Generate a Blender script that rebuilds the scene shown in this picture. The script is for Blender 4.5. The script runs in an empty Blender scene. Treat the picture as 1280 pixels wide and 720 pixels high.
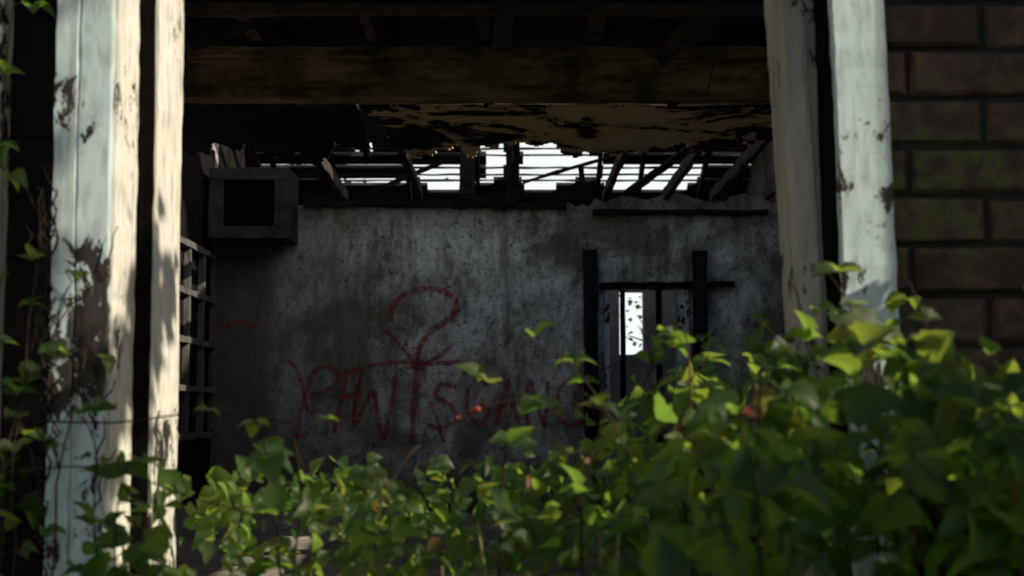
import bpy, math, random
import numpy as np
from mathutils import Vector, Matrix, noise
R = random.Random(7)
S = bpy.context.scene
COL = S.collection

# ---------------------------------------------------------------- helpers
class MB:
    def __init__(s): s.v=[]; s.f=[]; s.a=[]
    def add(s, vs, fs, a=0.5):
        o=len(s.v); s.v+= [tuple(p) for p in vs]; s.f += [tuple(i+o for i in f) for f in fs]; s.a += [a]*len(vs)
    def box(s,x0,x1,y0,y1,z0,z1,a=None):
        a = R.random() if a is None else a
        s.add([(x0,y0,z0),(x1,y0,z0),(x1,y1,z0),(x0,y1,z0),(x0,y0,z1),(x1,y0,z1),(x1,y1,z1),(x0,y1,z1)],
              [(0,3,2,1),(4,5,6,7),(0,1,5,4),(1,2,6,5),(2,3,7,6),(3,0,4,7)],a)
    def beam(s,p0,p1,w,h,seg=8,jit=0.004,a=None):
        """rough sawn timber between two points; w = sideways, h = depth"""
        a = R.random() if a is None else a
        p0=Vector(p0);p1=Vector(p1);d=(p1-p0).normalized()
        up=Vector((0,0,1)) if abs(d.z)<0.9 else Vector((0,1,0))
        sd=d.cross(up).normalized(); u=sd.cross(d).normalized()
        vs=[];fs=[]
        for i in range(seg+1):
            c=p0.lerp(p1,i/seg)
            for (a1,b1) in ((-1,-1),(1,-1),(1,1),(-1,1)):
                vs.append(c+sd*(a1*w/2+R.uniform(-jit,jit))+u*(b1*h/2+R.uniform(-jit,jit)))
        for i in range(seg):
            for k in range(4):
                fs.append((i*4+k,i*4+(k+1)%4,(i+1)*4+(k+1)%4,(i+1)*4+k))
        fs.append((3,2,1,0)); n=seg*4; fs.append((n,n+1,n+2,n+3))
        s.add(vs,fs,a)
    def tube(s,pts,r0,r1,n=5,a=0.5):
        vs=[];fs=[];m=len(pts)
        for i,p in enumerate(pts):
            p=Vector(p); q=Vector(pts[min(i+1,m-1)])-Vector(pts[max(i-1,0)])
            if q.length<1e-6: q=Vector((0,0,1))
            q.normalize(); up=Vector((0,0,1)) if abs(q.z)<0.9 else Vector((1,0,0))
            x=q.cross(up).normalized(); y=x.cross(q)
            r=r0+(r1-r0)*i/(m-1)
            for k in range(n):
                t=2*math.pi*k/n; vs.append(p+x*math.cos(t)*r+y*math.sin(t)*r)
        for i in range(m-1):
            for k in range(n):
                fs.append((i*n+k,i*n+(k+1)%n,(i+1)*n+(k+1)%n,(i+1)*n+k))
        s.add(vs,fs,a)
    def obj(s,name,mat,parent=None,smooth=False,bevel=0):
        me=bpy.data.meshes.new(name); me.from_pydata(s.v,[],s.f); me.update()
        at=me.attributes.new('rnd','FLOAT','POINT'); at.data.foreach_set('value',s.a)
        me.materials.append(mat)
        if smooth: me.polygons.foreach_set('use_smooth',[True]*len(me.polygons))
        o=bpy.data.objects.new(name,me); COL.objects.link(o)
        if parent: o.parent=parent
        if bevel:
            b=o.modifiers.new('b','BEVEL'); b.width=bevel; b.segments=2
        return o

def empty(name):
    o=bpy.data.objects.new(name,None); COL.objects.link(o); return o

class NT:
    def __init__(s,name):
        s.m=bpy.data.materials.new(name); s.m.use_nodes=True; s.t=s.m.node_tree
        s.b=s.t.nodes['Principled BSDF']; s.out=s.t.nodes['Material Output']
        s.b.inputs['Roughness'].default_value=0.85
        s.b.inputs['Specular IOR Level'].default_value=0.25
        s.co=s.t.nodes.new('ShaderNodeTexCoord').outputs['Object']
    def n(s,t,**k):
        x=s.t.nodes.new(t)
        for a,b in k.items(): setattr(x,a,b)
        return x
    def l(s,a,b): s.t.links.new(a,b)
    def map(s,sc):
        m=s.n('ShaderNodeMapping'); m.inputs['Scale'].default_value=sc; s.l(s.co,m.inputs['Vector']); return m.outputs[0]
    def noise(s,scale,detail=6,rough=0.6,stretch=None,dist=0.0):
        x=s.n('ShaderNodeTexNoise'); x.inputs['Scale'].default_value=scale; x.inputs['Detail'].default_value=detail
        x.inputs['Roughness'].default_value=rough; x.inputs['Distortion'].default_value=dist
        s.l(s.map(stretch) if stretch else s.co,x.inputs['Vector']); return x.outputs['Fac']
    def ramp(s,f,stops):
        r=s.n('ShaderNodeValToRGB'); e=r.color_ramp.elements
        while len(e)<len(stops): e.new(0.5)
        for i,(p,c) in enumerate(stops):
            e[i].position=p; e[i].color=(c,c,c,1) if isinstance(c,(int,float)) else (*c,1)
        s.l(f,r.inputs[0]); return r.outputs[0]
    def mix(s,f,a,b,mode='MIX'):
        x=s.n('ShaderNodeMix',data_type='RGBA',blend_type=mode)
        for i,v in ((0,f),(6,a),(7,b)):
            if isinstance(v,(int,float)): x.inputs[i].default_value=v
            elif isinstance(v,tuple): x.inputs[i].default_value=(*v,1)
            else: s.l(v,x.inputs[i])
        return x.outputs[2]
    def attr(s,name):
        x=s.n('ShaderNodeAttribute',attribute_name=name); return x.outputs['Fac']
    def math(s,op,a,b=0.0):
        x=s.n('ShaderNodeMath',operation=op)
        for i,v in ((0,a),(1,b)):
            if isinstance(v,(int,float)): x.inputs[i].default_value=v
            else: s.l(v,x.inputs[i])
        return x.outputs[0]
    def xyz(s):
        x=s.n('ShaderNodeSeparateXYZ'); s.l(s.co,x.inputs[0]); return x.outputs
    def bump(s,h,st=0.4,d=0.01):
        b=s.n('ShaderNodeBump'); b.inputs['Strength'].default_value=st; b.inputs['Distance'].default_value=d
        s.l(h,b.inputs['Height']); s.l(b.outputs[0],s.b.inputs['Normal'])
    def col(s,c): s.l(c,s.b.inputs['Base Color'])

# ---------------------------------------------------------------- materials
def m_paint(name,base,tint,thr=0.40,rot=0.0):
    t=NT(name)
    grime=t.ramp(t.noise(9,6,0.65,(1,1,0.35)),[(0.3,tint),(0.62,base)])
    fine=t.noise(60,4,0.6,(1,1,0.25))
    c=t.mix(t.ramp(fine,[(0.33,0.5),(0.52,0.0)]),grime,(0.24,0.25,0.22))
    streak=t.noise(34,5,0.6,(1,1,0.04))
    c=t.mix(t.ramp(streak,[(0.54,0),(0.68,0.45)]),c,(0.20,0.20,0.17))
    low=t.ramp(t.math('MULTIPLY',t.math('SUBTRACT',t.xyz()[2],1.35),2.0),[(0.0,1),(1.0,0)])
    pn=t.math('ADD',t.noise(26,9,0.74,(1.2,1.2,0.7),0.5),t.math('MULTIPLY',t.math('SUBTRACT',t.noise(4.2,3,0.5),0.5),0.8))
    pn=t.math('SUBTRACT',pn,t.math('MULTIPLY',low,rot))
    peel=t.ramp(pn,[(thr,1),(thr+0.015,0)])
    wood=t.ramp(t.noise(40,5,0.6,(1,1,0.08)),[(0.3,(0.012,0.010,0.009)),(0.7,(0.06,0.052,0.044))])
    c=t.mix(peel,c,wood); t.col(c); t.b.inputs['Roughness'].default_value=0.6
    t.bump(t.math('SUBTRACT',t.math('MULTIPLY',fine,0.4),peel),0.7,0.004); return t.m
M_white=m_paint('peeling_white_paint',(0.64,0.74,0.74),(0.42,0.52,0.52),0.405,0.06)
M_cream=m_paint('peeling_cream_paint',(0.88,0.84,0.74),(0.78,0.73,0.62),0.33,0.05)
M_grey=m_paint('weathered_grey_paint',(0.15,0.145,0.13),(0.09,0.085,0.08),0.35)
M_jamb=m_paint('weathered_cream_paint',(0.46,0.44,0.38),(0.29,0.28,0.24),0.33,.03)

def m_plain(name,c1,c2,scale=8,stretch=None,bump=0.4,rough=0.85,bd=0.01,spec=.25):
    t=NT(name); f=t.noise(scale,8,0.65,stretch); c=t.ramp(f,[(0.32,c1),(0.68,c2)])
    r=t.ramp(t.attr('rnd'),[(0,0.6),(1,1.25)])
    t.col(t.mix(1.0,c,r,'MULTIPLY')); t.b.inputs['Roughness'].default_value=rough
    t.b.inputs['Specular IOR Level'].default_value=spec
    t.bump(f,bump,bd); return t.m
M_black=m_plain('black_channel_and_shade',(0.003,0.003,0.003),(0.008,0.007,0.006),30,spec=0.02,rough=1)  # near-black channel; also stands in for shade on jamb reveal and cabinet recess
M_timber=m_plain('old_dark_timber',(0.03,0.022,0.016),(0.11,0.085,0.06),7,(1,1,1))
M_char=m_plain('charred_timber',(0.006,0.006,0.006),(0.028,0.025,0.022),9,spec=.1)
t=NT('ceiling_beam_timber')
f=t.noise(5,9,0.7,(0.5,2,3)); c=t.ramp(f,[(0.33,(0.06,0.044,0.026)),(0.5,(0.24,0.18,0.105)),(0.68,(0.44,0.36,0.23))])
c=t.mix(t.ramp(t.noise(3,6,0.6),[(0.45,0),(0.60,0.85)]),c,(0.03,0.024,0.018)); t.col(c); t.bump(f,0.5,0.01); M_beam=t.m
M_mortar=m_plain('mortar',(0.03,0.026,0.023),(0.065,0.057,0.05),40,None,0.7)
M_roof=m_plain('slate',(0.02,0.02,0.022),(0.05,0.05,0.052),6)
M_dirt=m_plain('rubble_floor',(0.16,0.145,0.12),(0.42,0.38,0.32),3,None,1.0,0.95,0.05)
M_cane=m_plain('bramble_cane',(0.02,0.017,0.010),(0.06,0.036,0.025),30)
M_twig=m_plain('bark',(0.035,0.03,0.022),(0.09,0.075,0.055),20)
M_straw=m_plain('dry_grass',(0.25,0.22,0.11),(0.42,0.38,0.2),30)
M_berry=m_plain('berry_skin',(0.20,0.02,0.012),(0.38,0.05,0.03),30,None,0.1,0.3)

t=NT('old_brick')
n1=t.noise(28,8,0.7); n2=t.noise(9,6,0.6); a=t.attr('rnd')
base=t.ramp(a,[(0,(0.10,0.062,0.050)),(0.35,(0.155,0.088,0.068)),(0.7,(0.185,0.106,0.082)),(1,(0.14,0.105,0.088))])
c=t.mix(t.ramp(n1,[(0.38,0.8),(0.62,0)]),base,(0.045,0.034,0.028))
c=t.mix(t.ramp(n2,[(0.42,0.65),(0.55,0)]),c,(0.06,0.043,0.036))
moss=t.noise(7,9,0.78); z=t.xyz()[2]
mz=t.math('MULTIPLY',t.math('ABSOLUTE',t.math('SUBTRACT',z,1.87)),-1.1)
mf=t.math('ADD',t.math('ADD',moss,t.math('MULTIPLY',t.math('SUBTRACT',n1,0.5),0.8)),t.math('ADD',mz,0.02))
c=t.mix(t.ramp(mf,[(0.44,0),(0.58,0.85)]),c,(0.105,0.12,0.035))
t.col(c); t.bump(n1,1.0,0.008); t.b.inputs['Roughness'].default_value=0.95; M_brick=t.m

t=NT('brick_texture')
br=t.n('ShaderNodeTexBrick'); br.inputs['Scale'].default_value=1.0
br.inputs['Brick Width'].default_value=0.23; br.inputs['Row Height'].default_value=0.0755; br.inputs['Mortar Size'].default_value=0.006
br.inputs['Color1'].default_value=(0.09,0.045,0.03,1); br.inputs['Color2'].default_value=(0.06,0.032,0.024,1); br.inputs['Mortar'].default_value=(0.06,0.052,0.045,1)
x=t.xyz(); cb=t.n('ShaderNodeCombineXYZ'); t.l(t.math('ADD',x[0],x[1]),cb.inputs[0]); t.l(x[2],cb.inputs[1]); t.l(cb.outputs[0],br.inputs['Vector'])
t.col(t.mix(0.5,br.outputs[0],t.ramp(t.noise(12,6),[(0.3,0.3),(0.7,1.0)]),'MULTIPLY')); M_bricktex=t.m

t=NT('stained_plaster')   # interior partition
big=t.noise(1.1,9,0.66,None,0.5); med=t.noise(4.5,10,0.75,(1,1,0.6),.3); fine=t.noise(24,7,0.75); streak=t.noise(6,7,0.65,(1,1,0.10))
c=t.ramp(med,[(0.36,(0.17,0.17,0.135)),(0.46,(0.46,0.475,0.42)),(0.58,(0.78,0.82,0.77))])
c=t.mix(t.ramp(big,[(0.40,0.85),(0.53,0)]),c,(0.13,0.125,0.085))
c=t.mix(t.ramp(streak,[(0.50,0),(0.66,0.7)]),c,(0.12,0.11,0.075))
c=t.mix(t.ramp(fine,[(0.37,0.9),(0.45,0)]),c,(0.06,0.052,0.04))
c=t.mix(t.ramp(t.noise(11,8,0.8,(1,1,0.8)),[(0.39,0.9),(0.45,0)]),c,(0.06,0.052,0.04))
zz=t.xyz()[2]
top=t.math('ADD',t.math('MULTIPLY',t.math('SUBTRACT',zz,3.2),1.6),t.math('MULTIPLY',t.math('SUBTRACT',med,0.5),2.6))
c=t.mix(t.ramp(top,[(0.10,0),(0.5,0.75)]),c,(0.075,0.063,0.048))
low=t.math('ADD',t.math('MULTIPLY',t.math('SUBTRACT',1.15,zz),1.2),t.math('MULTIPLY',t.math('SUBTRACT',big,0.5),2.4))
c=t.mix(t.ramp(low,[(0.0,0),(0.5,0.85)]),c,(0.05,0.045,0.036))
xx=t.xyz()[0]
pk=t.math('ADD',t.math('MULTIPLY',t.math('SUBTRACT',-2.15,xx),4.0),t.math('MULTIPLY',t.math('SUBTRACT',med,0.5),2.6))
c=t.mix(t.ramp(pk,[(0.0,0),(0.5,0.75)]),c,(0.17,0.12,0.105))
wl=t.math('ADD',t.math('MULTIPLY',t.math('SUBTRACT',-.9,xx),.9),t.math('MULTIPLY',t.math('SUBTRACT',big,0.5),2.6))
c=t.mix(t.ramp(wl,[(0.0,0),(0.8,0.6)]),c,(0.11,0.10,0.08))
t.col(c); t.bump(t.math('ADD',med,t.math('MULTIPLY',fine,0.4)),0.9,0.025); t.b.inputs['Roughness'].default_value=0.95; M_plaster=t.m

t=NT('grimy_limewash'); f=t.noise(3,8,0.7)
c=t.ramp(f,[(0.35,(0.22,0.21,0.19)),(0.65,(0.56,0.54,0.50))]); t.col(c); t.bump(f,0.5,0.02); M_lime=t.m
t=NT('sooty_plaster'); f=t.noise(5,8,0.7)
c=t.ramp(f,[(0.35,(0.012,0.011,0.010)),(0.65,(0.055,0.052,0.047))]); t.col(c); t.bump(f,0.5,0.02); M_soot=t.m
t=NT('torn_ceiling_board'); f=t.noise(1.7,10,0.7,None,0.6)
c=t.ramp(f,[(0.48,(0.006,0.005,0.005)),(0.495,(0.74,0.56,0.28)),(0.7,(0.88,0.74,0.46))]); t.col(c); t.bump(f,0.5,0.02); M_board=t.m
t=NT('red_spray_paint'); f=t.noise(14,6,0.7)
t.col(t.ramp(f,[(0.3,(0.19,0.024,0.032)),(0.55,(0.44,0.045,0.065))]))
tr=t.n('ShaderNodeBsdfTransparent'); ms=t.n('ShaderNodeMixShader')
t.l(t.ramp(t.noise(16,9,0.85),[(0.40,0.08),(0.60,0.88)]),ms.inputs[0]); t.l(tr.outputs[0],ms.inputs[1]); t.l(t.b.outputs[0],ms.inputs[2]); t.l(ms.outputs[0],t.out.inputs[0]); M_red=t.m
t=NT('ground_soil_grass'); f=t.noise(1.5,9,0.7)
t.col(t.ramp(f,[(0.35,(0.04,0.05,0.018)),(0.6,(0.07,0.09,0.03)),(0.75,(0.10,0.085,0.05))])); t.bump(f,1.0,0.05); M_ground=t.m

def m_leaf(name,stops,tr,trans=0.45):
    t=NT(name); a=t.attr('rnd'); c=t.ramp(a,stops)
    c=t.mix(t.ramp(t.noise(70,4,0.6),[(0.4,0.35),(0.6,0)]),c,(0.014,0.022,0.008))
    c2=t.mix(t.math('MULTIPLY',t.attr('mid'),0.3),c,(0.06,0.09,0.03))
    t.col(c2); t.b.inputs['Roughness'].default_value=0.45; t.b.inputs['Specular IOR Level'].default_value=0.3
    tl=t.n('ShaderNodeBsdfTranslucent'); t.l(t.mix(a,tr,(tr[0]*1.35,tr[1]*0.95,tr[2]*0.8)),tl.inputs[0])
    ms=t.n('ShaderNodeMixShader'); ms.inputs[0].default_value=trans
    t.l(t.b.outputs[0],ms.inputs[1]); t.l(tl.outputs[0],ms.inputs[2]); t.l(ms.outputs[0],t.out.inputs[0]); return t.m
M_leaf=m_leaf('bramble_leaf',[(0,(0.010,0.026,0.012)),(0.5,(0.024,0.050,0.018)),(0.975,(0.055,0.085,0.028)),(0.99,(0.18,0.045,0.03)),(1,(0.25,0.04,0.03))],(0.40,0.70,0.09),0.40)
M_hedge=m_leaf('hedge_leaf',[(0,(0.02,0.045,0.015)),(1,(0.05,0.09,0.03))],(0.12,0.2,0.04),0.3)

# ---------------------------------------------------------------- leaves
def leaf_template():
    ts=[0,.08,.18,.30,.42,.54,.66,.78,.89,1.0]
    ws=[0.03,.17,.29,.355,.375,.35,.295,.20,.11,0.0]
    V=[];mid=[]
    for i,(a,w) in enumerate(zip(ts,ws)):
        ser=1.0+(0.11 if i%2 else -0.11)
        dz=-0.28*(a-0.35)**2
        V+=[(-w*ser,a-0.03*(i%2),dz+0.30*w),(-w*ser*.5,a,dz+.10*w),(0,a,dz),(w*ser*.5,a,dz+.10*w),(w*ser,a-0.03*(i%2),dz+0.30*w)]
        mid+=[0,.1,1,.1,0]
    F=[]
    for i in range(len(ts)-1):
        for k in range(4):
            b=i*5+k; F.append((b,b+1,b+6,b+5))
    return np.array(V),np.array(F),np.array(mid)
LV,LF,LM=leaf_template()
class Leaves:
    def __init__(s): s.items=[]
    def add(s,p,d,up,size,a):
        d=Vector(d).normalized(); up=Vector(up)
        x=d.cross(up)
        if x.length<1e-4: x=Vector((1,0,0))
        x.normalize(); z=x.cross(d)
        s.items.append((p,x,d,z,size,a))
    def obj(s,name,mat,parent):
        n=len(s.items); nv=len(LV)
        V=np.empty((n,nv,3)); A=np.empty((n,nv))
        for i,(p,x,d,z,sz,a) in enumerate(s.items):
            M=np.array([x,d,z]); w=R.uniform(.85,1.3); T=LV.copy(); T[:,0]*=w; T[:,2]+=R.uniform(-.5,.2)*T[:,1]**2+R.uniform(-.35,.35)*T[:,0]*T[:,1]
            T[:,2]+=R.uniform(0,.5)*np.abs(T[:,0])
            V[i]=T@M*sz+np.array(p); A[i]=a
        F=(LF[None]+ (np.arange(n)*nv)[:,None,None]).reshape(-1,4)
        me=bpy.data.meshes.new(name); me.from_pydata(V.reshape(-1,3).tolist(),[],F.tolist()); me.update()
        me.attributes.new('rnd','FLOAT','POINT').data.foreach_set('value',A.ravel())
        me.attributes.new('mid','FLOAT','POINT').data.foreach_set('value',np.tile(LM,n).astype(float))
        me.polygons.foreach_set('use_smooth',[True]*len(me.polygons)); me.materials.append(mat)
        o=bpy.data.objects.new(name,me); COL.objects.link(o); o.parent=parent; return o
def rv(): 
    return Vector((R.gauss(0,1),R.gauss(0,1),R.gauss(0,1))).normalized()

# ---------------------------------------------------------------- ground
g=MB()
gx=[-300,-80,-25]+[(-12+24*i/40) for i in range(41)]+[25,80,300]
vs=[];fs=[];ys=[-300,-60,-15]+[(-6+30*i/50) for i in range(51)]+[40,90,400]
for y in ys:
    for x in gx:
        inside=(-3.1<x<3.1 and 1.9<y<17.4)
        vs.append((x,y,0.04*noise.noise(Vector((x*.6,y*.6,0))) - (0.1 if inside else 0)))
w=len(gx)
for j in range(len(ys)-1):
    for i in range(w-1): fs.append((j*w+i,j*w+i+1,(j+1)*w+i+1,(j+1)*w+i))
g.add(vs,fs); g.obj('ground',M_ground,None,True)

# ---------------------------------------------------------------- house
H=empty('derelict_brick_house')
XL,XR=-2.75,2.62          # inner faces of side walls
WX0,WX1=-0.69,0.562       # post outer edge .. brick
ZS,ZH=1.12,2.75
FY=2.135                  # front face of brickwork
br=MB(); mo=MB()
def solid(xa,xb,za,zb):   # split brick span around openings
    if zb<=ZS or za>=ZH: return [(xa,xb)]
    out=[]
    for (s,e) in ((-2.95,-1.75),(WX1,2.85)):
        a=max(xa,s);b=min(xb,e)
        if b-a>0.03: out.append((a,b))
    return out
for r in range(-27,19):
    z0=1.978+0.0755*r+0.005; z1=z0+0.0655
    if z0<-0.02 or z1>3.45: continue
    off=0.0 if r%2 else 0.115
    k=-18
    while True:
        xa=0.72+off-0.23+0.23*k+0.005; xb=xa+0.22; k+=1
        if xa>2.85: break
        xa2=max(xa,-2.95); xb2=min(xb,2.85)
        if xb2-xa2<0.03: continue
        for (a,b) in solid(xa2,xb2,z0,z1):
            j=lambda:R.uniform(-.0028,.0028); f=FY+R.uniform(-.005,.004); c=0.006
            vs=[(a+j(),f+c,z0+j()),(b+j(),f+c,z0+j()),(b+j(),f+c,z1+j()),(a+j(),f+c,z1+j()),
                (a+c,f+j(),z0+c),(b-c,f+j(),z0+c),(b-c,f+j(),z1-c),(a+c,f+j(),z1-c),
                (a,f+.1,z0),(b,f+.1,z0),(b,f+.1,z1),(a,f+.1,z1)]
            br.add(vs,[(4,5,6,7),(0,1,5,4),(1,2,6,5),(2,3,7,6),(3,0,4,7),(8,9,1,0),(9,10,2,1),(10,11,3,2),(11,8,0,3)],R.random())
br.obj('front_wall_bricks',M_brick,H)
for (x0,x1,z0,z1) in ((-2.945,2.845,-0.1,ZS-.004),(-2.945,2.845,ZH+.004,3.445),(-2.945,-1.755,ZS,ZH),(WX1+.006,2.845,ZS,ZH)):
    mo.box(x0,x1,FY+.009,2.43,z0,z1)
mo.obj('front_wall_core',M_mortar,H)
pr=MB(); pr.box(1.5,1.86,1.66,2.13,-.1,3.44); pr.obj('shading_pier',M_bricktex,H)  # unseen pier added to keep sun off the brickwork
# side walls with gables, rear wall
def side(x0,x1,name,mat,pr):
    m=MB(); n=len(pr); vs=[(x0,y,z) for y,z in pr]+[(x1,y,z) for y,z in pr]
    fs=[tuple(range(n))[::-1],tuple(range(n,2*n))]+[(i,(i+1)%n,n+(i+1)%n,n+i) for i in range(n)]
    m.add(vs,fs); m.obj(name,mat,H)
side(XL-.2,XL,'side_wall_west',M_lime,[(2.44,.0),(17,.0),(17,3.46),(9.4,6.86),(2.44,3.74)])
# east gable cut low over the front half, out of view, to admit sun
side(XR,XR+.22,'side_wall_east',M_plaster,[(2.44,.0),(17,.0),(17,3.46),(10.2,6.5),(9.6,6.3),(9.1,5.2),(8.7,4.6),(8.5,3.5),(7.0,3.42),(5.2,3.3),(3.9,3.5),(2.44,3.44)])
gl=MB()   # dark boards added over the west gable to hide a sunlit patch
yy=13.16
while yy<16.6:
    gl.box(XL+.003,XL+.02,yy,yy+.145,.65,min(5.0,3.4+.45*(17-yy-.15))); yy+=.15
gl.obj('gable_sun_cover',M_char,H)
rw=MB() # rear wall with window hole
for (x0,x1,z0,z1) in ((XL,1.27,.0,3.46),(1.56,XR,.0,3.46),(1.27,1.56,.0,2.18),(1.27,1.56,2.93,3.46)):
    rw.box(x0,x1,16.8,17.0,z0,z1)
rw.obj('rear_wall',M_lime,H)
fl=MB(); vs=[];fs=[];nx,ny=24,60
for j in range(ny+1):
    for i in range(nx+1):
        x=XL+(XR-XL)*i/nx;y=2.43+(16.8-2.43)*j/ny
        vs.append((x,y,.6+.06*noise.noise(Vector((x*2,y*2,3)))))
for j in range(ny):
    for i in range(nx): fs.append((j*(nx+1)+i,j*(nx+1)+i+1,(j+1)*(nx+1)+i+1,(j+1)*(nx+1)+i))
fl.add(vs,fs); fl.obj('rubble_floor',M_dirt,H)

# partition wall y=13 with doorway, ragged top
pw=MB()
DX0,DX1,DZ=0.84,1.63,2.63
def ptop(x): 
    return 3.40+0.07*noise.noise(Vector((x*3,0,5)))+0.05*noise.noise(Vector((x*11,0,1)))+(.08 if x>.75 else 0)
xs=[XL+(XR-XL)*i/90 for i in range(91)]+[DX0,DX1]; xs=sorted(xs)
for a,b in zip(xs[:-1],xs[1:]):
    if b-a<1e-5: continue
    z0=DZ if (a>=DX0-1e-5 and b<=DX1+1e-5) else .5
    ta,tb=ptop(a),ptop(b)
    pw.add([(a,13,z0),(b,13,z0),(b,13.14,z0),(a,13.14,z0),(a,13,ta),(b,13,tb),(b,13.14,tb),(a,13.14,ta)],
       [(0,1,5,4),(2,3,7,6),(4,5,6,7),(0,3,2,1)]+([(1,2,6,5)] if abs(b-DX0)<1e-5 else [])+([(3,0,4,7)] if abs(a-DX1)<1e-5 else []))
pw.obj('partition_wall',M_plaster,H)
tm=MB()
tm.beam((.725,12.93,.5),(.715,12.93,2.98),.13,.10,12,.008)
tm.beam((1.71,12.93,.5),(1.715,12.93,2.97),.125,.10,12,.008)
tm.beam((.80,12.955,2.655),(2.03,12.94,2.67),.07,.045,10,.008)
tm.beam((.74,12.95,3.335),(2.35,12.95,3.33),.07,.04,10,.008)
tm.beam((-1.9,12.96,3.42),(0.5,12.96,3.40),.08,.05,14,.012)
tm.beam((-0.05,12.9,3.37),(-.45,12.9,3.47),.05,.05,5,.008)
tm.obj('door_surround_timbers',M_char,H)
jf=MB(); jf.beam((1.57,13.07,.6),(1.57,13.07,2.6),.11,.15,10,.004); jf.beam((.87,13.07,.6),(.87,13.07,2.6),.05,.15,10,.004)
jf.obj('door_lining',M_white,H)
ir=MB(); ir.beam((1.17,15.0,.6),(1.17,15.0,2.9),.05,.09); ir.beam((1.60,15.4,.6),(1.59,15.4,3.3),.06,.08); ir.beam((.7,15,2.90),(2.1,15,2.89),.08,.04)
ir.obj('rear_room_studs',M_char,H)

# main beam and ceiling
b=MB(); b.beam((XL,7.5,3.265),(XR,7.5,3.265),.18,.20,40,.004); b.obj('main_beam',M_beam,H)
b=MB(); b.beam((XL,7.46,3.395),(XR,7.47,3.39),.24,.05,40,.007); b.obj('beam_cap_board',M_beam,H)
cb=MB()
y=5.9
while y<8.9:
    cb.box(XL,XR,y,y+.14,3.66+R.uniform(-.004,.004),3.685); y+=.146
cb.obj('loft_boards',M_char,H)
j=MB()
for x in (-2.5,-1.95,-1.35,-.75,-.15,.45,1.05,1.6,2.2):
    j.beam((x,2.5,3.54),(x+R.uniform(-.03,.03),8.95,3.54),.06,.18,20,.006)
for x in (-1.55,-.85,.02,.86,1.42,1.86,2.35):
    j.beam((x+.02,8.97,3.54),(x,13.12,3.50),.05,.09,20,.008)
j.beam((XL,9.4,3.55),(XR,9.5,3.57),.05,.06,20,.01)
j.beam((-1.6,6.9,3.30),(-1.0,7.2,3.64),.06,.06); j.beam((1.1,6.8,3.62),(.75,7.1,3.28),.05,.07)
j.beam((-2.6,6.6,3.40),(2.6,6.7,3.43),.07,.05,24,.006)
j.beam((-.05,6.6,3.2),(-.02,6.6,3.62),.09,.05)
j.obj('ceiling_joists',M_timber,H)
# torn ceiling boards
def torn(name,x0,x1,y0,y1,z,mat,seed,base=.72):
    m=MB();nx=90;ny=50
    vs=[];fs=[]
    for jj in range(ny+1):
        for i in range(nx+1):
            x=x0+(x1-x0)*i/nx;y=y0+(y1-y0)*jj/ny
            vs.append((x+.02*noise.noise(Vector((x*20,y*20,seed))),y+.02*noise.noise(Vector((y*20,x*20,seed))),z-.03*max(0,noise.noise(Vector((x*1.5,y*1.5,seed))))-0.05*((y-y0)/(y1-y0))**3*(1+noise.noise(Vector((x*4,0,seed))))))
    for jj in range(ny):
        for i in range(nx):
            x=x0+(x1-x0)*i/nx; v=jj/ny; e=min(i/nx,1-i/nx)*2
            lim=base+.45*noise.noise(Vector((x*2.2,seed,0)))+.28*noise.noise(Vector((x*9,seed,4)))-.5*max(0,.12-e)/.12
            if v<lim: fs.append((jj*(nx+1)+i,jj*(nx+1)+i+1,(jj+1)*(nx+1)+i+1,(jj+1)*(nx+1)+i))
    m.add(vs,fs); o=m.obj(name,mat,H); s=o.modifiers.new('s','SOLIDIFY'); s.thickness=.012
torn('torn_ceiling_board',-1.0,1.9,8.9,10.55,3.45,M_board,2.3)
torn('sagging_ceiling_board',-2.7,-1.0,8.9,11.4,3.46,M_char,9.1,.62)
torn('sagging_ceiling_scrap',1.5,2.6,8.9,10.3,3.47,M_char,5.2)
hg=MB()
hg.beam((-.385,12.1,3.36),(-.375,12.1,3.95),.13,.05,8,.008); hg.beam((.0,12.2,3.30),(.01,12.2,4.1),.11,.05,8,.008)
hg.beam((.62,12.3,3.42),(.60,12.3,3.65),.05,.04)
hg.beam((-1.3,12.6,3.45),(-.5,12.9,3.85),.04,.04,8,.006); hg.beam((.1,12.9,3.60),(.95,12.9,3.85),.03,.03,8,.006)
hg.beam((1.0,12.3,3.40),(1.75,13.4,4.05),.05,.06,8,.006)
hg.obj('broken_struts',M_char,H)
cbm=MB(); cbm.tube([(2.0,8.0,3.6),(1.93,7.9,3.3),(1.94,7.9,3.0),(1.88,7.9,2.72),(1.83,7.95,2.6)],.006,.004,5)
cbm.tube([(1.02,7.3,3.6),(1.05,7.3,3.3),(1.01,7.3,3.12),(.98,7.3,3.02)],.005,.003,5)
cbm.obj('hanging_cables',M_timber,H)

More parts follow.
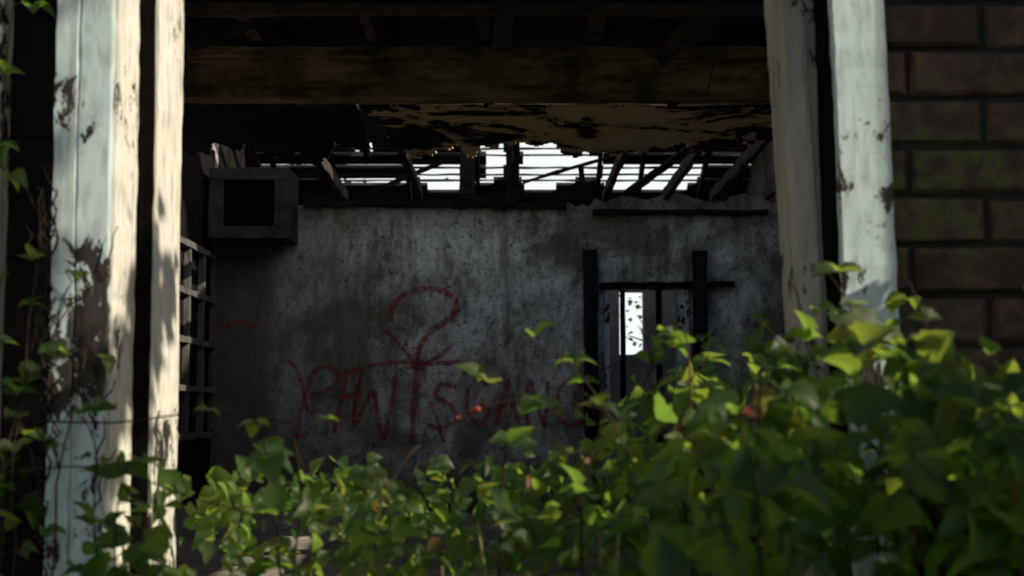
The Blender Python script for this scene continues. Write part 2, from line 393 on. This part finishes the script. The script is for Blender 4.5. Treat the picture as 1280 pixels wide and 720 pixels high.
# roof
rf=MB(); zr=lambda y:3.5+.45*(17-y)
def tile(y0,y1,x0,x1,zf=zr):
    if x1-x0<.01: return
    n=max(1,int((x1-x0)/.3)); 
    jt=lambda:R.uniform(-.012,.012)
    for i in range(n):
        a=x0+(x1-x0)*i/n;b_=x0+(x1-x0)*(i+1)/n; e=R.uniform(-.010,.010)
        za,zb=zf(y0),zf(y1)
        rf.add([(a,y0,za),(b_,y0+jt(),za),(b_,y1+e+jt(),zb),(a,y1+e,zb),(a,y0,za+.03),(b_,y0,za+.03),(b_,y1+e,zb+.03),(a,y1+e,zb+.03)],
           [(0,3,2,1),(4,5,6,7),(0,1,5,4),(1,2,6,5),(2,3,7,6),(3,0,4,7)],R.random())
def row(y0,y1,gaps):
    x=-3.1
    for a,b in sorted(gaps)+[(2.95,2.95)]:
        tile(y0,y1,x,a+R.uniform(-.03,.03) if a<2.9 else a); x=b+R.uniform(-.03,.03)
yy=9.4
while yy<14.9:
    y1=yy+.2; gaps=[]
    if yy<13.7: gaps=[(-2.9,1.0+.25*noise.noise(Vector((yy*2,0,0))))]  # unseen roof opening, added to light the partition
    elif yy<14.3: gaps=[(-.3,1.9)]  # further unseen gap, added to light the rear room
    row(yy,min(y1,15.07)+.005,gaps); yy=y1
if yy<15.04: row(yy,15.05,[])
row(15.03,15.21,[(-.46,-.12),(.10,.97),(-1.70,-1.50)])
row(15.24,15.425,[(.10,.97),(-.30,-.05)])
row(15.475,15.675,[(-1.10,-.42),(-.3,-.08),(.10,.97),(.99,2.15)])
row(15.69,15.80,[(-1.98,-1.16),(-1.05,-.2),(.1,.7),(.98,2.05)])
row(15.80,15.93,[(1.02,1.95),(-.95,-.5),(.15,.5)])
row(15.93,17.35,[])
for yb in (15.12,15.225,15.45,15.575,15.68):  # battens
    rf.beam((-3.1,yb,zr(yb)-.02),(2.95,yb+R.uniform(-.03,.03),zr(yb)-.02),.018,.02,30,.006)
yf=2.02   # front slope: upper courses left off, out of view, to let light in
while yf<3.4:
    tile(yf,yf+.205,-3.1,2.95,lambda y:3.50+.452*(y-2.0)); yf+=.2
rf.obj('slate_roof',M_roof,H)
ra=MB()
for x in (-2.6,-1.95,-1.15,-.38,0.0,.955,1.42,2.1,2.5):
    ra.beam((x,17.2,zr(17.2)-.09),(x,9.45,zr(9.45)-.09),.045,.08,20,.004)
ra.obj('rafters',M_char,H)

# window joinery, front
post=empty('window_frame_timber'); post.parent=H
def stepboard(prof,z0,z1,lean,name,mat,seg=60,jit=.0016):
    m=MB();n=len(prof);vs=[];fs=[]
    sd_=R.uniform(0,50)
    for i in range(seg+1):
        z=z0+(z1-z0)*i/seg; dx=lean*(2.15-z)+.002*noise.noise(Vector((z*3,sd_,0)))
        for k,(x,y) in enumerate(prof): vs.append((x+dx+jit*1.4*noise.noise(Vector((z*30,sd_,k*3.1))),y+jit*noise.noise(Vector((z*30,sd_,k*3.1+9))),z))
    for i in range(seg):
        for k in range(n): fs.append((i*n+k,i*n+(k+1)%n,(i+1)*n+(k+1)%n,(i+1)*n+k))
    fs.append(tuple(range(n))[::-1]); fs.append(tuple(range(seg*n,seg*n+n)))
    m.add(vs,fs); return m.obj(name,mat,post)
# left mullion
stepboard([(-.687,2.10),(-.655,2.10),(-.652,2.104),(-.649,2.10),(-.604,2.10),(-.604,2.12),(-.687,2.12)],ZS,ZH,0.006,'mullion_face_board',M_white)
stepboard([(-.684,2.123),(-.600,2.123),(-.600,2.246),(-.684,2.246)],ZS,ZH,0.004,'mullion_outer_jamb',M_cream)
stepboard([(-.70,2.249),(-.577,2.249),(-.577,2.262),(-.70,2.262)],ZS,ZH,0.004,'mullion_sash_channel',M_black)
stepboard([(-.71,2.265),(-.573,2.265),(-.573,2.435),(-.71,2.435)],ZS,ZH,0.004,'mullion_inner_jamb',M_cream)
# right jamb
stepboard([(.484,2.10),(.561,2.10),(.561,2.13),(.484,2.13)],ZS,ZH,.022,'jamb_face_board',M_white)
stepboard([(.487,2.133),(.563,2.133),(.563,2.25),(.487,2.25)],ZS,ZH,.022,'jamb_shaded_reveal',M_black)  # reveal's shade put into its black colour
stepboard([(.438,2.253),(.563,2.253),(.563,2.40),(.438,2.40)],ZS,ZH,.045,'jamb_inner_board',M_jamb)
stepboard([(.462,2.243),(.468,2.243),(.468,2.252),(.462,2.252)],ZS,ZH,.045,'jamb_parting_bead',M_jamb)
stepboard([(-.835,2.20),(-.805,2.20),(-.805,2.25),(-.835,2.25)],ZS,ZH,0,'casement_stile',M_cream)
stepboard([(-1.75,2.12),(-1.68,2.12),(-1.68,2.4),(-1.75,2.4)],ZS,ZH,0,'outer_jamb',M_white)
sl=MB(); sl.beam((-1.76,2.25,ZS-.005),(.60,2.25,ZS-.005),.36,.06,30,.003); sl.obj('window_sill',M_white,post)
sl=MB(); sl.beam((-1.76,2.27,ZH+.03),(.62,2.27,ZH+.03),.30,.06,30,.003); sl.obj('window_head',M_white,post)
bp=MB(); bp.box(-1.66,-.72,2.32,2.33,1.15,2.74)
for i in range(8):
    z=1.15+i*.2; bp.box(-1.66,-.72,2.30,2.315,z,z+.197)
bp.obj('boarding_panel',M_char,post)

# interior west window frame (boarded) near the partition
wf=empty('boarded_window'); wf.parent=H
m=MB()
for y in (11.35,11.85,12.4,12.88): m.beam((XL+.03,y,1.3),(XL+.03,y,2.9),.06,.06)
for z in (1.3,1.7,2.1,2.5,2.9): m.beam((XL+.035,11.32,z),(XL+.035,12.9,z),.07,.05)
m.obj('window_bars',M_grey,wf)
m=MB(); m.box(XL+.002,XL+.012,10.9,12.97,.7,3.9); m.obj('window_boards',M_char,wf)  # boards carried past the window to darken the bright side wall

# ---------------------------------------------------------------- wall cabinet
C=empty('wall_cabinet')
m=MB(); x0,x1,z0,z1=-2.68,-1.97,3.03,3.66; yf,yb=12.45,12.99
m.box(x0,x1,yf+.03,yb,z0,z1); o=m.obj('cabinet_body',M_soot,C,bevel=.006)
m=MB()
for a,b_,c_,d_ in ((x0,x1,z0,z0+.11),(x0,x1,z1-.11,z1),(x0,x0+.13,z0+.112,z1-.112),(x1-.13,x1,z0+.112,z1-.112)):
    m.box(a,b_,yf-.005,yf+.028,c_,d_)
m.obj('cabinet_face_frame',M_soot,C,bevel=.004)
m=MB(); m.box(x0+.132,x1-.132,yf+.018,yf+.027,z0+.114,z1-.114); m.obj('dark_panel',M_black,C)

# ---------------------------------------------------------------- graffiti on the partition
U=.00737
def gp(a,b): return (a*U-640*U, 2.6375-(b-360)*U)
strokes=[
 [(488,402),(492,382),(508,367),(533,361),(556,365),(570,378),(567,393),(550,407),(534,420),(525,436),(522,455),(520,485),(518,520),(516,552)],
 [(486,414),(498,428),(512,444),(530,462)],[(566,430),(548,446),(524,456),(500,462)],[(468,456),(500,452),(540,454),(578,452)],
 [(362,450),(374,462),(382,488),(388,515)],[(374,546),(380,510),(388,478),(396,462),(414,458),(424,470),(414,486),(390,492)],
 [(424,468),(445,462),(468,456)],[(436,464),(430,496),(420,540)],[(426,496),(446,492)],
 [(448,480),(446,530),(462,496),(470,492),(480,548),(492,500),(496,470)],[(455,463),(447,500),(444,530)],
 [(572,484),(554,480),(546,494),(564,506),(570,524),(550,534),(536,528)],
 [(612,480),(596,474),(584,491),(586,516),(600,528),(613,512),(598,506)],
 [(620,530),(628,496),(634,474),(640,498),(648,528)],[(622,506),(646,504)],
 [(658,530),(660,474),(670,501),(680,530),(684,476)],
 [(728,482),(714,472),(698,488),(696,516),(712,532),(730,518),(730,504),(712,504)],[(730,504),(732,536)],
 [(372,545),(390,540)],[(540,500),(552,540),(556,552)],[(280,410),(300,402),(318,408),(326,395)]]
G=MB()
for si,st in enumerate(strokes):
    P=[Vector((*gp(*p),0)) for p in st]
    Q=[]
    for i in range(len(P)-1):
        p0=P[max(i-1,0)];p1=P[i];p2=P[i+1];p3=P[min(i+2,len(P)-1)]
        for k in range(6):
            t_=k/6; Q.append(.5*((2*p1)+(-p0+p2)*t_+(2*p0-5*p1+4*p2-p3)*t_*t_+(-p0+3*p1-3*p2+p3)*t_**3))
    Q.append(P[-1]); vs=[];fs=[]; y=12.996-.0004*si
    for i,q in enumerate(Q):
        d=(Q[min(i+1,len(Q)-1)]-Q[max(i-1,0)]); d.normalize(); nrm=Vector((-d.y,d.x,0)); w_=.020*(1+.35*noise.noise(Vector((i*.5,si*3,0))))*(1 if si>0 else 1.35)
        q=q+nrm*.008*noise.noise(Vector((i*.7,si*5,2)))
        for s_ in (1,-1):
            e=q+nrm*s_*w_; vs.append((e.x,y,e.y))
        if i: fs.append((2*i-2,2*i-1,2*i+1,2*i))
    G.add(vs,fs)
G.obj('graffiti',M_red,None)

# ---------------------------------------------------------------- bramble bush
B=empty('bramble_bush'); L=Leaves(); canes=MB(); ber=MB()
tab=[(-1.4,1.45),(-.75,1.40),(-.6,1.35),(-.5,1.33),(-.3,1.355),(-.12,1.38),(.0,1.41),(.1,1.43),(.17,1.50),(.25,1.55),(.38,1.60),(.48,1.62),(.6,1.575),(.75,1.55),(.88,1.60),(.97,1.75),(1.08,1.93),(1.25,1.98),(1.4,1.8),(1.6,1.6)]  # tall stretch at the right end is out of view, added for shade
def top(x,y):
    for (a,za),(b_,zb) in zip(tab[:-1],tab[1:]):
        if a<=x<=b_: z=za+(zb-za)*(x-a)/(b_-a); break
    else: z=1.4
    return z-(2.0-y)*.14+.06*noise.noise(Vector((x*5,y*5,0)))+.04*noise.noise(Vector((x*14,y*14,7)))
def put_leaf(p,sz):
    d=rv()+Vector((0,-.25,-.15))
    up=(Vector((0.35,-.35,.8))+rv()*.8)
    L.add(p,d,up,sz,R.random())
def dens(x,y,z):
    c=noise.noise(Vector((x*7,y*7,z*7)))
    base=.45 if x<-.05 else (.65 if x<.25 else .85)
    return base*(1 if c>0.03 else .07)
n=0
while n<3100:
    x=R.uniform(-1.0,1.4); y=R.uniform(1.25,2.42 if x<.44 else 2.08); zt=top(x,y); dz=abs(R.gauss(0,.18 if x<.95 else .35)); z=zt-dz
    if -.74<x<-.54 and y>2.03: continue
    if z<1.0 or R.random()>dens(x,y,z): continue
    if x<.1 and y<1.75 and R.random()<.7: continue
    if x>=.1 and x<.9 and y<1.6 and R.random()<.3: continue
    put_leaf((x,y,z),R.choice((.020,.026,.033,.040,.050))*(1.0 if x<.25 else 1.22)); n+=1
n=0
while n<600:      # small young leaves catching the light inside the opening
    x=R.uniform(-.54,.30); y=R.uniform(1.98,2.45); z=R.uniform(1.18,1.40+.14*max(0,x+.1))
    if noise.noise(Vector((x*9,y*9,z*9+4)))<.0: continue
    put_leaf((x,y,z),R.uniform(.018,.034)); n+=1
n=0
while n<1500:     # tall dense leaves out of view, added to shade the thicket's right side
    x=R.uniform(.95,1.45); y=R.uniform(.95,2.06); zt=1.97+.10*noise.noise(Vector((x*6,y*6,2)))-.12*max(0,1.3-y)
    z=R.uniform(1.2,zt); put_leaf((x,y,z),R.uniform(.05,.075)); n+=1
n=0
while n<2200:      # lower body of the thicket, down to the ground
    x=R.uniform(-1.5,1.4); y=R.uniform(1.2,2.05); z=R.uniform(.03,1.2)
    if y<1.2+.5*(z/1.2)*R.random(): continue
    put_leaf((x,y,z),R.uniform(.045,.07)); n+=1
def berry(p,r=.006):
    vs=[];fs=[]
    n_=8;m_=5
    for i in range(m_+1):
        ph=math.pi*i/m_
        for k in range(n_):
            th=2*math.pi*k/n_; rr=r*math.sin(ph)*(1.0+.12*math.sin(th*4+i*3)); vs.append((p[0]+rr*math.cos(th),p[1]+rr*math.sin(th),p[2]+r*1.1*math.cos(ph)))
    for i in range(m_):
        for k in range(n_): fs.append((i*n_+k,i*n_+(k+1)%n_,(i+1)*n_+(k+1)%n_,(i+1)*n_+k))
    ber.add(vs,fs,R.random())
def cane(p0,p1,p2,r=.0035,spacing=.045,sz=.05,lf=1.0):
    p0,p1,p2=Vector(p0),Vector(p1),Vector(p2); pts=[]
    N_=22
    for i in range(N_+1):
        t_=i/N_; q=p0*(1-t_)**2+p1*2*t_*(1-t_)+p2*t_*t_
        q+=Vector((noise.noise(q*7),noise.noise(q*7+Vector((5,0,0))),noise.noise(q*7+Vector((0,9,0)))))*.02
        pts.append(q)
    canes.tube(pts,r,r*.35,5,R.random())
    acc=0
    for i in range(4,N_):
        seg=(pts[i+1]-pts[i]); acc+=seg.length
        while acc>spacing:
            acc-=spacing
            if R.random()>lf: continue
            side=seg.normalized().cross(Vector((0,0,1)))*R.choice((-1,1))+rv()*.4+Vector((0,0,.15))
            side.normalize(); base=pts[i]; tip=base+side*R.uniform(.02,.045)
            canes.tube([base,base.lerp(tip,.5)+Vector((0,0,.004)),tip],.0010,.0007,4,.5)
            up=Vector((.3,-.35,1))+rv()*.5; a=R.random()*.96; s_=sz*R.uniform(.7,1.15)
            L.add(tip,side+Vector((0,0,-.25)),up,s_,a)
            cr=side.cross(Vector((0,0,1))).normalized()
            for q in (-1,1): L.add(tip-side*.004,side*.35+cr*q+rv()*.2,up,s_*.8,a*.9+.05*R.random())
T=[((-.05,1.95),(.02,1.9,1.585)),((.3,2.0),(.17,1.95,1.61)),((.3,1.9),(.22,1.9,1.62)),((.35,1.9),(.05,1.95,1.575)),
   ((.5,1.9),(.36,1.85,1.67)),((.6,1.9),(.42,1.9,1.685)),((.6,1.8),(.50,1.8,1.67)),((.9,1.8),(.62,1.75,1.62)),((.9,1.7),(.7,1.6,1.58)),
   ((-.25,2.0),(-.37,1.95,1.51)),((-.3,2.0),(-.30,2.0,1.47)),((-.5,1.9),(-.58,1.9,1.49)),((-.55,1.9),(-.50,1.85,1.44)),((-.3,1.8),(-.12,1.9,1.45)),
   ((-.9,1.9),(-.71,1.85,1.45)),((.3,1.8),(.28,1.6,1.55)),((.6,1.6),(.55,1.5,1.54)),((.8,1.5),(.45,1.45,1.51)),((.9,1.9),(.3,1.9,1.57)),
   ((.1,2.2),(.25,2.3,1.60)),((-.2,2.2),(-.15,2.3,1.42)),((.15,2.1),(.33,2.2,1.64)),((.05,1.8),(.12,1.75,1.51)),((.5,1.6),(.40,1.5,1.58)),((.3,1.5),(.22,1.4,1.46)),
   ((.7,1.3),(.42,1.25,1.50)),((.6,1.3),(.36,1.3,1.45))]
for (bx,by),tip in T:
    tip=Vector(tip); cane((bx,by,0),(bx*.7+tip.x*.3,by,tip.z-.05),tip,.0028,.045,.042 if tip.y>1.7 else .05)
for i in range(70):
    x=R.uniform(-1.2,1.3); y=R.uniform(1.4,2.05); dx=R.uniform(-.5,.5); ty=min(2.35,y+R.uniform(-.2,.3))
    tx=x+dx
    if -.8<tx<-.5: ty=min(ty,2.0)
    if tx>.9: ty=min(ty,2.0)
    tz=top(tx,ty)-R.uniform(.02,.27)
    cane((x,y,0),(x+dx*.4,y,tz+R.uniform(.0,.1)),(tx,ty,tz),.003,.06,.040,.7)
# runners crossing in front of the opening
for a,b_,c_ in (((-1.0,2.0,1.50),(-.6,1.95,1.46),(-.2,2.0,1.505)),((-1.1,1.9,1.38),(-.7,1.9,1.48),(-.35,1.95,1.36)),((.3,2.1,1.2),(.25,2.0,1.5),(.05,1.95,1.38)),((-.4,1.9,1.2),(-.1,1.9,1.35),(.4,1.95,1.25)),
                ((.35,2.0,1.4),(.1,1.95,1.56),(-.08,1.95,1.50))):
    cane(a,b_,c_,.0022,.09,.03,.4)
# climbers on the outer edge of the left mullion and up the neighbouring opening
for a,b_,c_ in (((-.78,2.05,.2),(-.72,2.07,1.2),(-.70,2.07,1.80)),((-.8,2.0,.2),(-.76,2.05,1.3),(-.69,2.08,1.66)),((-.9,2.05,.3),(-.80,2.05,1.5),(-.745,2.1,2.18)),((-.72,2.0,.3),(-.68,2.07,1.3),(-.60,2.08,1.72)),((-.95,2.0,.3),(-.9,2.0,1.3),(-.72,2.02,1.70))):
    cane(a,b_,c_,.003,.07,.036,.75)
for i in range(40):   # bare wiry twigs clinging to the paint
    x=R.choice((-.69,-.685,-.61)); z=R.uniform(1.28,1.78); pts=[Vector((x,2.093,z))]
    for k in range(6): pts.append(pts[-1]+Vector((R.uniform(-.012,.012),R.uniform(-.003,.002),R.uniform(.004,.022))))
    canes.tube(pts,.0022,.0009,4,.2)
for (x,y,z) in ((-.055,1.9,1.50),(.225,1.9,1.475)):
    for k in range(3): berry((x+R.gauss(0,.009),y+R.gauss(0,.006),z+R.gauss(0,.005)),R.uniform(.003,.005))
L.obj('leaves',M_leaf,B); canes.obj('canes',M_cane,B,True); ber.obj('berries',M_berry,B,True)

# dry grass stalks
m=MB()
for i in range(26):
    x=R.uniform(-.1,.35); y=R.uniform(1.65,1.95); h=R.uniform(1.2,1.36); k=R.uniform(-.18,.18)
    m.tube([(x,y,0),(x+k*.2,y,h*.5),(x+k,y-.03,h)],.003,.001,4,R.random())
m.obj('dry_grass',M_straw,None)

# ---------------------------------------------------------------- hedge out of view, added to throw the shade
HD=empty('shade_hedge'); m=MB()
m.box(2.1,2.55,-5,.50,-.1,4.6); m.obj('shade_hedge_core',M_twig,HD)
HL=Leaves()
for i in range(5600):
    f=R.random()
    if f<.45: p=(2.1-R.uniform(0,.14),R.uniform(-5,.55),R.uniform(.05,4.7))
    elif f<.8: p=(R.uniform(2.0,2.6),.48+R.uniform(-.05,.08),R.uniform(.05,4.7))
    else: p=(R.uniform(2.0,2.65),R.uniform(-5,.55),4.6+R.uniform(-.05,.15))
    HL.add(p,rv(),Vector((-.6,.3,.8))+rv()*.5,R.uniform(.07,.11),R.random())
bt=MB(); bp_=[(2.1,.4,2.7),(1.75,.8,2.9),(1.45,1.15,3.0),(1.25,1.5,3.03)]
bt.tube(bp_,.02,.008,6); bt.obj('shadow_branch',M_twig,HD,True)  # unseen branch added to shadow part of the mullion
for i in range(240):
    t_=R.random(); q=Vector(bp_[1]).lerp(Vector(bp_[3]),t_)+Vector((R.gauss(0,.04),R.gauss(0,.05),R.gauss(0,.03)))
    HL.add(q,rv(),Vector((0,0,1))+rv()*.4,R.uniform(.05,.075),R.random())
HL.obj('shade_hedge_leaves',M_hedge,HD)

# ---------------------------------------------------------------- trees beyond the house and an unseen one added to cut sky light
def tree(name,x,y,h,rad,nl,seed,ls=(.12,.2),sp=.45):
    E=empty(name); tk=MB(); lv=Leaves(); rr=random.Random(seed)
    tk.tube([(x,y,-.1),(x+.1,y,h*.3),(x-.1,y+.1,h*.6),(x,y,h*.9)],.16,.04,8)
    cl=[]
    for i in range(26):
        z=h*(.5+.45*rr.random()); a=rr.random()*6.28; r=rad*(.3+.7*rr.random())*(1.1-abs(z/h-.7))
        e=Vector((x+math.cos(a)*r,y+math.sin(a)*r,z+.3*rr.random())); tk.tube([(x,y,z*.75),Vector((x,y,z*.75)).lerp(e,.5)+Vector((0,0,.15)),e],.05,.01,5); cl.append(e)
    for i in range(nl):
        c_=rr.choice(cl); lv.add(c_+Vector((rr.gauss(0,sp),rr.gauss(0,sp),rr.gauss(0,sp*.7))),rv(),Vector((0,0,1))+rv()*.6,rr.uniform(*ls),rr.random())
    tk.obj('trunk',M_twig,E,True); lv.obj('crown',M_hedge,E)
tree('tree',3.5,27,5.0,2.0,700,3,(.07,.13)); tree('tree.001',-5,30,7,3,1200,5)
tree('sky_blocker_tree',-2.9,-1.2,6.6,3.0,2600,8,(.2,.32),.5)  # stands behind the camera, added to block sky fill

# ---------------------------------------------------------------- light, sky, camera
az=math.radians(25); el=math.radians(33)
sv=Vector((math.cos(el)*math.cos(az),-math.cos(el)*math.sin(az),math.sin(el)))
sd=bpy.data.lights.new('sun','SUN'); sd.energy=5.0; sd.angle=math.radians(.5); sd.color=(1,.90,.73)
so=bpy.data.objects.new('sun',sd); COL.objects.link(so); so.location=sv*20; so.rotation_euler=sv.to_track_quat('Z','Y').to_euler()
W=bpy.data.worlds.new('World'); S.world=W; W.use_nodes=True; nt=W.node_tree
sk=nt.nodes.new('ShaderNodeTexSky'); sk.sky_type='NISHITA'; sk.sun_disc=False; sk.sun_elevation=el; sk.sun_rotation=math.radians(115); sk.dust_density=2.0
# thin white cloud added towards the horizon to brighten the sky
tc=nt.nodes.new('ShaderNodeTexCoord'); mp=nt.nodes.new('ShaderNodeMapping'); mp.inputs['Scale'].default_value=(1,1,3)
nt.links.new(tc.outputs['Generated'],mp.inputs[0])
cn=nt.nodes.new('ShaderNodeTexNoise'); cn.inputs['Scale'].default_value=2.5; cn.inputs['Detail'].default_value=6; nt.links.new(mp.outputs[0],cn.inputs['Vector'])
sx=nt.nodes.new('ShaderNodeSeparateXYZ'); nt.links.new(tc.outputs['Generated'],sx.inputs[0])
hz=nt.nodes.new('ShaderNodeMapRange'); hz.inputs['From Min'].default_value=.12; hz.inputs['From Max'].default_value=.40; hz.inputs['To Min'].default_value=.75; hz.inputs['To Max'].default_value=0
nt.links.new(sx.outputs[2],hz.inputs[0])
ad=nt.nodes.new('ShaderNodeMath'); ad.operation='MULTIPLY_ADD'; ad.inputs[1].default_value=.6
nt.links.new(cn.outputs['Fac'],ad.inputs[0]); nt.links.new(hz.outputs[0],ad.inputs[2])
cr=nt.nodes.new('ShaderNodeValToRGB'); cr.color_ramp.elements[0].position=.42; cr.color_ramp.elements[1].position=.75; nt.links.new(ad.outputs[0],cr.inputs[0])
mx=nt.nodes.new('ShaderNodeMix'); mx.data_type='RGBA'; mx.inputs[7].default_value=(7.6,7.9,7.9,1)
nt.links.new(cr.outputs[0],mx.inputs[0]); nt.links.new(sk.outputs[0],mx.inputs[6])
nt.links.new(mx.outputs[2],nt.nodes['Background'].inputs[0]); nt.nodes['Background'].inputs[1].default_value=.125
cd=bpy.data.cameras.new('camera'); cd.lens=50; cd.sensor_width=36; cd.clip_start=.05; cd.clip_end=1000
cd.dof.use_dof=True; cd.dof.focus_distance=5.0; cd.dof.aperture_fstop=5.6
co=bpy.data.objects.new('camera',cd); COL.objects.link(co); co.location=(0,0,1.5); co.rotation_euler=(math.radians(95),0,0); S.camera=co
S.view_settings.view_transform='Standard'; S.view_settings.look='None'; S.view_settings.exposure=0
